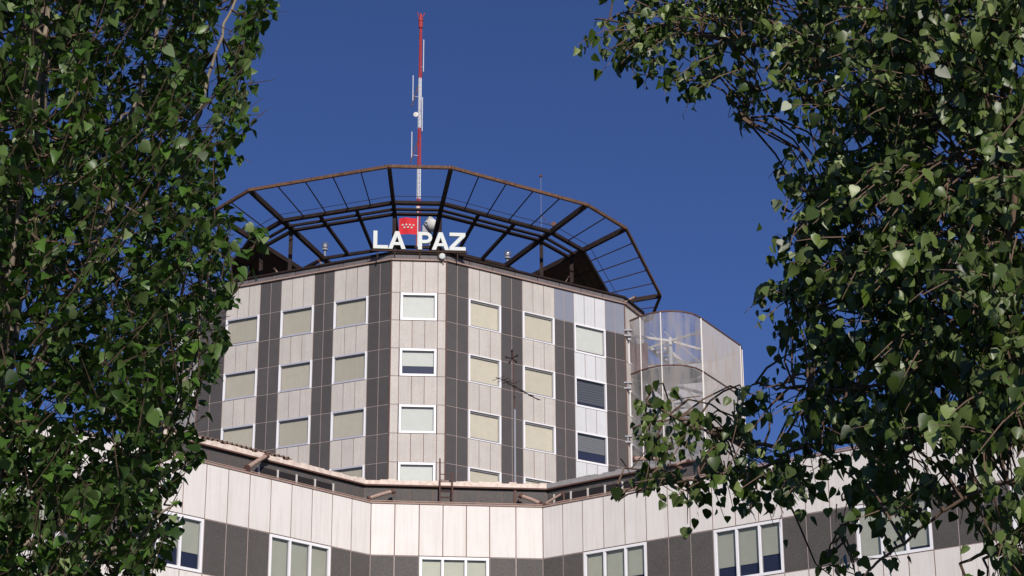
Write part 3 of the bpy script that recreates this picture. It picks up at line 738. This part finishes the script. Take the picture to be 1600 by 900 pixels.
mb.build('sheet', M['corr'], root)

# ladder between the roofs
lp = hit(wF, 697, 783, -.5); lad = empty('roof_ladder', wF(lp[0], 25.7, -.5), 'small red-brown steel ladder leaning on the eave between roof levels', 'ladder')
ub_, ut_ = 25.75, 27.7
mb = MB()
for du, zt in ((-.29, 28.45), (.29, 27.75)): mb.tube([wF(lp[0] + du, ub_, -.45), wF(lp[0] + du, zt, -.66)], .04, 6)
mb.build('stringers', M['redbrown'], lad)
for j in range(7):
    mb = MB(); z_ = ub_ + .2 + j * .29; n0_ = -.45 - .21 * (z_ - ub_) / 2; mb.tube([wF(lp[0] - .29, z_, n0_), wF(lp[0] + .29, z_, n0_)], .022, 6); mb.build('rung', M['redbrown'], lad)

# davit arms resting on the wing parapet
def onw(pl, x, y, n):
    u_, z_ = hit(pl, x, y, n); return pl(u_, z_, n)
D1 = 'davit arms along the roof edges'
davit(onw(wL, 386, 731, .05), onw(wL, 417, 712, -.6), 'large pale davit arm slanting up over the left wing parapet', .10)
davit(at(576, 779, 94.7), at(616, 767, 95.0), 'pale tube arm on the parapet at the left corner of the front face', .09, foot=-.3)
davit(at(845, 787, 95.6), at(812, 774, 95.8), 'pale tube arm on the parapet at the right corner of the front face', .09, foot=-.3)
davit(onw(wR, 851, 788, 0), onw(wR, 881, 770, -.3), 'thin pale arm rising right of the corner along the right wing', .06, foot=-.35)
davit(onw(wR, 990, 717, -1.0), onw(wR, 1042, 716, -1.6), 'pale horizontal tube at the right end of the dark roof storey', .11)
davit(onw(wR, 1060, 750, 0), onw(wR, 1062, 731, -.2), 'stubby orange-pink pipe on the right wing parapet behind the leaves', .10)
davit(onw(wR, 1055, 727, -.3), onw(wR, 1077, 719, -.5), 'short rusty pipe pointing up right behind the leaves on the right', .05)

# TV aerial
base = at(805, 790, 96.2); tv = empty('television_aerial', Vector((base.x, base.y, 25.7)), 'tall thin television aerial pole with crossed yagi arms before the tower', 'aerial')
mb = MB(); top = at(802, 552, 96.2); mb.tube([Vector((base.x, base.y, 25.7)), Vector((base.x, base.y, at(804, 640, 96.2).z))], .05, 8); mb.tube([Vector((base.x, base.y, at(804, 640, 96.2).z)), Vector((top.x, base.y, top.z))], .03, 8, 1); mb.build('pole', [M['grey_metal'], M['redbrown']], tv)
def yb(name, a, b, r_, els, el_len, vec):
    mb = MB(); a, b = Vector(a), Vector(b); mb.tube([a, b], r_, 6)
    for j in range(els):
        c = a.lerp(b, (j + .5) / els); mb.tube([c - vec * el_len / 2, c + vec * el_len / 2], r_ * .55, 5)
    mb.build(name, M['darksteel'], tv)
yb('boom', at(791, 597, 96.0), at(842, 625, 94.9), .026, 4, .8, Vector((-.75, -.6, .1)).normalized())
yb('boom', at(806, 600, 96.2), at(775, 590, 97.2), .022, 4, .9, Vector((.6, -.75, .0)).normalized())
mb = MB(); e = at(800, 560, 96.2)
for (dx, dz) in ((-.28, .02), (.25, .1), (-.12, -.25), (.2, -.2), (0, .35)): mb.tube([e, e + Vector((dx, -.1, dz))], .03, 5); mb.lathe(e + Vector((dx, -.1, dz - .04)), (0, 0, 1), [(0, .05), (.09, .05)], 6)
mb.build('dipole_cluster', M['darksteel'], tv)
mb = MB(); mb.bar(Vector((base.x, base.y, 25.75)), Vector((base.x, base.y, 27.1)), .12); mb.build('clamp_post', M['redbrown'], tv)

# ================================================================ TREES
rng = np.random.default_rng(7)
# deltoid leaf in local x (width), y (length), z (fold); two halves along the midrib
LEAF = np.array([(0, 0, 0), (.22, -.05, .03), (.46, .12, .09), (.44, .36, .08), (.22, .74, .04), (0, 1.02, -.03), (-.22, .74, .04), (-.44, .36, .08), (-.46, .12, .09), (-.22, -.05, .03), (0, .5, -.0)])
LF = [(0, 1, 2, 10), (10, 2, 3, 4), (10, 4, 5), (0, 10, 8, 9), (10, 6, 7, 8), (10, 5, 6)]
def leaves_mesh(name, pos, tip, nor, size, tone, material, parent):
    """vectorised leaf mesh"""
    n = len(pos); tip = tip / np.linalg.norm(tip, axis=1)[:, None]
    x = np.cross(tip, nor); x /= np.linalg.norm(x, axis=1)[:, None]; z = np.cross(x, tip)
    curl = rng.uniform(-.3, 2.6, n)
    o0 = origin(parent)
    L_ = LEAF[None, :, :] * size[:, None, None]
    wv = rng.uniform(.85, 1.12, n)
    bend = (LEAF[:, 1] ** 2)[None, :] * (rng.uniform(-.45, .15, n) * size)[:, None]
    V = pos[:, None, :] + x[:, None, :] * (L_[:, :, 0] * wv[:, None])[:, :, None] + tip[:, None, :] * L_[:, :, 1][:, :, None] + z[:, None, :] * (L_[:, :, 2] * curl[:, None] + bend)[:, :, None]
    V = V.reshape(-1, 3) - np.array(o0)
    nv = len(LEAF); loops = []; tot = []; 
    base_l = np.concatenate([np.array(f) for f in LF]); sizes = np.array([len(f) for f in LF])
    loops = (base_l[None, :] + (np.arange(n) * nv)[:, None]).ravel(); tot = np.tile(sizes, n); start = np.concatenate([[0], np.cumsum(tot)[:-1]])
    me = bpy.data.meshes.new(name); me.vertices.add(len(V)); me.vertices.foreach_set('co', V.astype(np.float32).ravel())
    me.loops.add(len(loops)); me.loops.foreach_set('vertex_index', loops.astype(np.int32))
    me.polygons.add(len(tot)); me.polygons.foreach_set('loop_start', start.astype(np.int32)); me.polygons.foreach_set('loop_total', tot.astype(np.int32))
    me.materials.append(material); me.update(calc_edges=True)
    a = me.attributes.new('tone', 'FLOAT', 'FACE'); a.data.foreach_set('value', np.repeat(tone, len(LF)).astype(np.float32))
    me.polygons.foreach_set('use_smooth', [True] * len(tot))
    o = bpy.data.objects.new(name, me); sc.collection.objects.link(o); o.parent = parent; return o
def smooth_path(pts, n=6):
    pts = [Vector(p) for p in pts]; out = []
    for i in range(len(pts) - 1):
        p0, p1, p2, p3 = pts[max(i - 1, 0)], pts[i], pts[i + 1], pts[min(i + 2, len(pts) - 1)]
        for k in range(n):
            t = k / n; out.append(.5 * ((2 * p1) + (p2 - p0) * t + (2 * p0 - 5 * p1 + 4 * p2 - p3) * t * t + (3 * p1 - p0 - 3 * p2 + p3) * t ** 3))
    return out + [pts[-1]]
def wobble(path, a):
    return [p + Vector(rng.normal(0, a, 3).tolist()) if 0 < i < len(path) - 1 else p for i, p in enumerate(path)]

def make_tree(root, trunk_pts, trunk_r, limbs, shoots, drop, leafmat, name_leaf, size_rng, accept, lpsh, slen, bark, seed):
    """limbs: [(points, r0, r1)], shoots: array of base positions; leaves sit along each shoot"""
    tp = wobble(smooth_path(trunk_pts, 8), .02)
    mb = MB(); n = len(tp); mb.tube(tp, [trunk_r * (1 - .75 * i / (n - 1)) * (1.35 if i == 0 else 1) for i in range(n)], 14); mb.build('trunk', M[bark], root, smooth=True)
    nodes = [p for p in tp[n // 3:]]
    for pts, r0, r1 in limbs:
        lp_ = wobble(smooth_path(pts, 7), .007); k_ = len(lp_)
        mb = MB(); mb.tube(lp_, [r0 + (r1 - r0) * i / (k_ - 1) for i in range(k_)], 8); mb.build('branch', M[bark], root, smooth=True); nodes += lp_[2:]
    NA = np.array([tuple(p) for p in nodes])
    tw = MB(); P = []; T = []; Nn = []; S = []
    for s in shoots:
        s = np.array(s); d2 = ((NA - s) ** 2).sum(1) + np.where(NA[:, 2] > s[2] + .25, .6, 0) * (1 - drop); j = int(d2.argmin()); nd = NA[j]; dist = math.sqrt(((nd - s) ** 2).sum())
        out_ = (s - nd) / max(dist, 1e-3)
        dirv = out_ * .8 + np.array([0, 0, -.5 if drop else .75]) + rng.normal(0, .35, 3); dirv /= np.linalg.norm(dirv)
        ln = slen * rng.uniform(.6, 1.3); e = s + dirv * ln; bow = np.array([0, 0, -.12 * ln if drop else .05 * ln])
        m_ = (s + e) / 2 - bow * .8
        n0_ = len(P)
        nl = int(lpsh * rng.uniform(.7, 1.3)); stone = rng.normal(0, .16)
        for q in range(nl):
            t = (q + rng.random()) / nl; c = (1 - t) ** 2 * s + 2 * t * (1 - t) * m_ + t * t * e
            az = rng.uniform(0, 2 * math.pi); side = np.array([math.cos(az), math.sin(az), rng.uniform(-.3, .5)]); pet = rng.uniform(.03, .06)
            b = c + side * pet
            if not accept(b): continue
            if drop:
                tip = np.array([side[0] * .35, side[1] * .35, -1]) + rng.normal(0, .33, 3); nor = np.array([math.cos(az * 1.7), math.sin(az * 1.7), .35]) + rng.normal(0, .35, 3)
            else:
                tip = np.array([side[0] * .9, side[1] * .9, -.55]) + rng.normal(0, .38, 3); nor = np.array([side[0] * .5, side[1] * .5, .9]) + rng.normal(0, .42, 3)
            P.append(b); T.append(tip); Nn.append(nor); S.append(size_rng[0] + (size_rng[1] - size_rng[0]) * rng.random() ** 1.3); TT.append(np.clip(.42 + stone + rng.normal(0, .24) + (.45 if rng.random() < .06 else 0), .01, 1))  # random leaf tone, plus a few very pale leaves as painted highlights
        if len(P) - n0_ < 3:
            for l_ in (P, T, Nn, S, TT): del l_[n0_:]
        if len(P) - n0_ >= 4:
            te = 1.0 if len(P) - n0_ >= nl * .8 else .6
            q1 = s * (1 - te) ** 2 + 2 * te * (1 - te) * m_ + te * te * e
            tw.tube([s, s.copy() * (1 - te * .5) ** 2 + 2 * (te * .5) * (1 - te * .5) * m_ + (te * .5) ** 2 * e, q1], [.0045, .0035, .002], 3, cap=False)
            if dist < .8 and rng.random() < .25:
                sd = np.array([0, 0, .16 if drop else -.12]) * dist
                tw.tube([nd, nd * .7 + s * .3 + sd * .8 + rng.normal(0, .02, 3), nd * .35 + s * .65 + sd + rng.normal(0, .02, 3), s], [.008, .007, .006, .0045], 4, cap=False)
    tw.build('twigs', M['bark_d'], root)
    leaves_mesh(name_leaf, np.array(P), np.array(T), np.array(Nn), np.array(S), np.array(TT), leafmat, root)
    print('leaves', len(P)); TT.clear()
TT = []

# ---- left poplar: column crown whose right side runs along this outline (pixel, pixel)
edge_y = [-500, -200, 0, 60, 100, 150, 200, 240, 280, 330, 380, 430, 480, 520, 560, 620, 680, 715, 760, 800, 850, 900, 1100]
edge_x = [300, 420, 436, 405, 398, 395, 395, 372, 350, 335, 362, 378, 366, 356, 340, 322, 315, 322, 265, 296, 272, 262, 240]
LX, LY = -3.05, 12.0
def lt_accept(b):
    x, y = proj(b); e = np.interp(y, edge_y, edge_x) + 6 * math.sin(y * .11) + 5 * math.sin(y * .031 + 2)
    if x > e: return False
    # open slot between crown and the outlying upper spray, and a few real gaps
    gv = math.sin(x * .061 + 1.1 * math.sin(y * .027)) + math.sin(y * .049 + 2 + math.sin(x * .033)) + .6 * math.sin((x + y) * .1)
    if gv < -1.75 and 20 < x < 330 and rng.random() < .85: return False
    slot = 352 - (y - 0) * .17
    if y < 215 and abs(x - (slot + (8 if y < 60 else 0))) < 20 - y * .06: return False
    for (gx, gy, rx, ry, dpt) in ((158, 50, 9, 22, 1), (190, 35, 10, 16, 1), (192, 392, 9, 30, 1), (35, 480, 15, 14, 1), (172, 490, 7, 14, 1), (150, 240, 8, 18, 1), (50, 500, 10, 8, 1), (60, 630, 22, 9, 1), (165, 668, 6, 10, 1)):
        if ((x - gx) / rx) ** 2 + ((y - gy) / ry) ** 2 < 1: return rng.random() < .12
    return True
sh = []
while len(sh) < 8200:
    z = rng.uniform(2.2, 12.2)
    R_ = 2.1 if z < 9 else 2.1 - (z - 9) * .2
    r_ = R_ * math.sqrt(rng.random()); a_ = rng.uniform(0, 2 * math.pi); p = np.array([LX + r_ * math.cos(a_), LY + r_ * math.sin(a_), z])
    x, y = proj(p); e = np.interp(y, edge_y, edge_x)
    if x > e - 4: continue
    # large-scale clumping
    cl = math.sin(p[0] * 5.1 + 1) * math.sin(p[1] * 4.3) * math.sin(p[2] * 4.7 + .5)
    if cl < -.45 and rng.random() < .7: continue
    sh.append(p)
for (x, y, Y) in [(392, 330, 12), (398, 360, 12.05), (388, 400, 12), (372, 345, 11.9), (400, 385, 12), (425, 20, 12), (420, 60, 12), (405, 90, 12), (398, 130, 12)]:   # outlying sprigs
    sh.append(np.array(at(x - 12, y + 12, Y))); sh.append(np.array(at(x - 6, y + 4, Y + .1)))
def lt_acc2(b):
    x, y = proj(b)
    if 320 < y < 430 and 330 < x < 412: return rng.random() < .62 or x < 352
    return lt_accept(b)
tl = empty('poplar_tree', (LX, LY, 0), 'dense dark green poplar close on the left, filling that side', 'tree')
tpts = [(LX, LY, 0), (LX + .02, LY, 2.5), (LX - .05, LY + .05, 5), (LX + .05, LY, 8), (LX, LY, 11.8)]
limbs = [([at(-40, 500, 11.6), at(8, 345, 11.3), at(40, 225, 11.3), at(70, 60, 11.4), at(80, -120, 11.5)], .035, .012)]
limbs += [([at(-60, 700, 12), at(60, 560, 11.7), at(170, 330, 11.6), at(200, 200, 11.7), at(250, 30, 11.8), at(270, -150, 11.9)], .03, .008),
          ([at(-60, 620, 12.3), at(100, 420, 12.3), at(185, 300, 12.1), at(190, 180, 12.1)], .02, .006),
          ([at(-60, 900, 11.9), at(120, 800, 11.7), at(230, 700, 11.7), at(300, 560, 11.8), at(330, 380, 11.9)], .026, .007),
          ([at(100, 470, 11.9), at(220, 330, 12), at(300, 200, 12.1), at(345, 60, 12.1), at(400, -80, 12.1)], .02, .006),
          ([at(-60, 400, 12.4), at(60, 150, 12.6), at(120, -60, 12.7)], .025, .01),
          ([at(-80, 1000, 12.2), at(60, 900, 12), at(190, 850, 11.9), at(270, 790, 11.9)], .022, .006)]
for k in range(8):
    a_ = rng.uniform(1.2, 5.0); z = 2.6 + k * .9; limbs.append(([(LX, LY, z), (LX + .7 * math.cos(a_), LY + .7 * math.sin(a_), z + .8), (LX + 1.2 * math.cos(a_), LY + 1.2 * math.sin(a_), z + 2.2)], .035, .008))
make_tree(tl, tpts, .17, limbs, sh, 0, M['leafL'], 'crown', (.046, .086), lt_acc2, 10, .42, 'bark', 1)

# ---- right tree: crown density sampled on a coarse grid of the visible side, real depth added
G = """
3 4 8 8 8 8 8 8 9 9 9 9 9 9
5 6 8 8 8 7 9 7 9 9 9 9 9 9
0 1 5 5 6 5 7 8 9 9 9 9 9 9
0 0 0 2 0 4 4 3 9 9 9 9 9 9
0 0 0 0 0 0 1 2 9 9 9 9 9 9
0 0 0 0 0 0 3 7 9 8 8 8 7 8
0 0 0 0 0 0 2 9 9 9 9 8 8 8
0 0 0 0 0 0 6 9 9 9 9 9 9 9
0 0 0 0 0 0 3 9 9 9 9 9 9 9
0 0 0 0 0 1 8 8 8 9 9 9 9 9
0 0 0 0 0 0 4 6 7 8 9 9 8 9
0 0 0 0 0 0 2 5 9 9 9 9 9 9
0 3 5 4 2 6 7 8 8 9 9 9 9 9
0 0 6 6 6 6 5 6 6 7 8 9 9 9
0 0 4 4 5 6 7 4 5 6 7 7 6 7
1 7 5 6 5 7 6 3 6 6 6 4 4 6
0 0 0 2 0 1 0 0 4 4 4 1 2 6
0 0 0 0 0 0 0 2 5 4 3 0 3 6"""
G = np.array([[float(c) / 10 for c in r.split()] for r in G.strip().split('\n')])
def dens(x, y):
    if x < 900: return 0
    gx = min((x - 900) / 50 - .5, 13); gy = (y) / 50 - .5
    gy = min(max(gy, 0), 17); gx = max(gx, 0)
    i, j = int(gx), int(gy); i2, j2 = min(i + 1, 13), min(j + 1, 17); fx, fy = gx - i, gy - j
    v = (G[j, i] * (1 - fx) + G[j, i2] * fx) * (1 - fy) + (G[j2, i] * (1 - fx) + G[j2, i2] * fx) * fy
    if x > 1650: v = max(v, .75)
    return v
_k = rng.uniform(0, 6.28, 8)
def clump(x, y):
    v = math.sin(x * .046 + _k[0] + 1.3 * math.sin(y * .021 + _k[1])) + math.sin(y * .052 + _k[2] + 1.2 * math.sin(x * .024 + _k[3])) + .7 * math.sin((x + y) * .083 + _k[4]) + .7 * math.sin((x - y * 1.3) * .071 + _k[5])
    return v / 3.4
def depth_c(x): return np.interp(x, [900, 1200, 1600, 2000], [12.3, 11.2, 9.4, 9.2])
sh = []
while len(sh) < 3700:
    x = rng.uniform(910, 2050); y = rng.uniform(-420, 1020)
    d_ = dens(x, y + 35)
    w_ = -math.log(1 - min(d_, .93) * .97) / 3.0 if d_ > .08 else 0
    wy = 1.0 if -60 < y < 920 and x < 1620 else .32
    cv = clump(x, y + 25)
    if rng.random() > w_ * wy * 1.15 * (1 if cv > -.05 else .38 if cv > -.35 else .1): continue
    half = .35 + .85 * min(1, max(0, (x - 950) / 450)); Y = depth_c(x) + rng.uniform(-half, half)
    p = np.array(at(x, y, Y))
    cl = math.sin(p[0] * 6.1 + 1) * math.sin(p[1] * 5.3) * math.sin(p[2] * 6.7 + .5)
    if cl < -.4 and rng.random() < .6: continue
    sh.append(p)
for (x, y, Y) in [(1160, 100, 11.5), (1158, 130, 11.5), (1162, 150, 11.5), (1150, 150, 11.5), (940, 25, 12.2), (952, 35, 12.2), (975, 45, 12.2), (1000, 60, 12.1), (985, 20, 12.2), (1030, 80, 12), (1075, 100, 11.8), (1080, 110, 11.8),
                  (1240, 235, 10.9), (1232, 245, 10.9), (1250, 250, 10.8), (1205, 440, 11), (1215, 450, 11), (1225, 560, 10.9), (1010, 600, 11.5), (1000, 610, 11.6), (1025, 600, 11.5), (1040, 625, 11.5), (955, 760, 11.7), (965, 750, 11.7), (985, 755, 11.6), (1010, 750, 11.5), (1070, 765, 11.4), (1065, 700, 11.4)]:
    for q in range(2): sh.append(np.array(at(x + rng.uniform(-8, 8), y + rng.uniform(-8, 8), Y)))
SPR = [(1158, 150, 34, 50), (950, 60, 38, 48), (1075, 120, 25, 35), (1238, 262, 28, 40), (1205, 465, 24, 30), (1212, 590, 22, 30), (1000, 640, 34, 40), (960, 785, 30, 28), (1075, 800, 18, 26)]
def rt_accept(b):
    x, y = proj(b); d_ = dens(x, y)
    for (cx_, cy_, rx_, ry_) in SPR:
        if ((x - cx_) / rx_) ** 2 + ((y - cy_) / ry_) ** 2 < 1: return rng.random() < .8
    if clump(x, y) < -.36 and 1180 < x < 1640: return rng.random() < .15
    return rng.random() < min(1, max(0, (d_ - .1) * 1.8))
RX, RY = at(1880, 500, 9.3).x, 9.3
tr = empty('broadleaf_tree', (RX, RY, 0), 'olive green tree on the right with loose drooping leafy branches over the wing', 'tree')
tpts = [(RX, RY, 0), (RX, RY, 2.2), (RX - .06, RY, 4), (RX + .05, RY + .05, 6), (RX + .1, RY + .1, 8.5)]
def A_(l): return [at(*q) for q in l]
limbs = [(A_([(1880, 420, 9.3), (1700, 260, 9.5), (1500, 130, 10), (1330, 90, 10.7), (1180, 70, 11.3), (1040, 45, 11.9), (930, 30, 12.3)]), .035, .005),
         (A_([(1880, 480, 9.3), (1700, 290, 9.2), (1600, 270, 9.2), (1530, 272, 9.4), (1400, 285, 10), (1250, 300, 10.6)]), .03, .006),
         (A_([(1700, 290, 9.3), (1600, 235, 9.5), (1510, 215, 9.8), (1450, 180, 10), (1370, 215, 10.3), (1300, 280, 10.6)]), .022, .006),
         (A_([(1880, 600, 9.3), (1700, 540, 9.5), (1560, 500, 9.8), (1400, 480, 10.3), (1300, 480, 10.8), (1215, 460, 11.1)]), .03, .005),
         (A_([(1880, 720, 9.3), (1720, 640, 9.6), (1580, 655, 9.8), (1480, 672, 10.1), (1380, 685, 10.4), (1260, 695, 10.8), (1150, 690, 11.1), (1080, 665, 11.4), (1010, 625, 11.6)]), .026, .005),
         (A_([(1480, 672, 10.1), (1390, 730, 10.3), (1330, 800, 10.4), (1290, 870, 10.5)]), .012, .004),
         (A_([(1260, 695, 10.8), (1180, 735, 11), (1080, 750, 11.3), (1010, 765, 11.5), (955, 780, 11.7)]), .011, .004),
         (A_([(1880, 800, 9.3), (1700, 740, 9.0), (1530, 765, 9.1), (1450, 820, 9.2), (1370, 880, 9.3), (1340, 920, 9.3)]), .011, .005),
         (A_([(1600, 270, 9.2), (1560, 400, 9.3), (1480, 540, 9.7), (1380, 600, 10), (1250, 610, 10.4), (1180, 600, 10.8)]), .018, .005),
         (A_([(1330, 90, 10.7), (1240, 120, 11), (1180, 150, 11.2), (1160, 185, 11.3)]), .009, .003),
         (A_([(1880, 900, 9.3), (1700, 880, 9), (1580, 860, 9), (1500, 880, 9.1)]), .02, .006)]
for k in range(6):
    a_ = rng.uniform(-1.4, 1.4); z = 3.2 + k * .8; limbs.append(([(RX, RY, z), (RX + .8 * math.cos(a_), RY + .8 * math.sin(a_), z + .6), (RX + 1.4 * math.cos(a_), RY + 1.4 * math.sin(a_), z + 1.3)], .03, .008))
make_tree(tr, tpts, .16, limbs, sh, 1, M['leafR'], 'crown', (.040, .080), rt_accept, 9, .34, 'bark_d', 2)
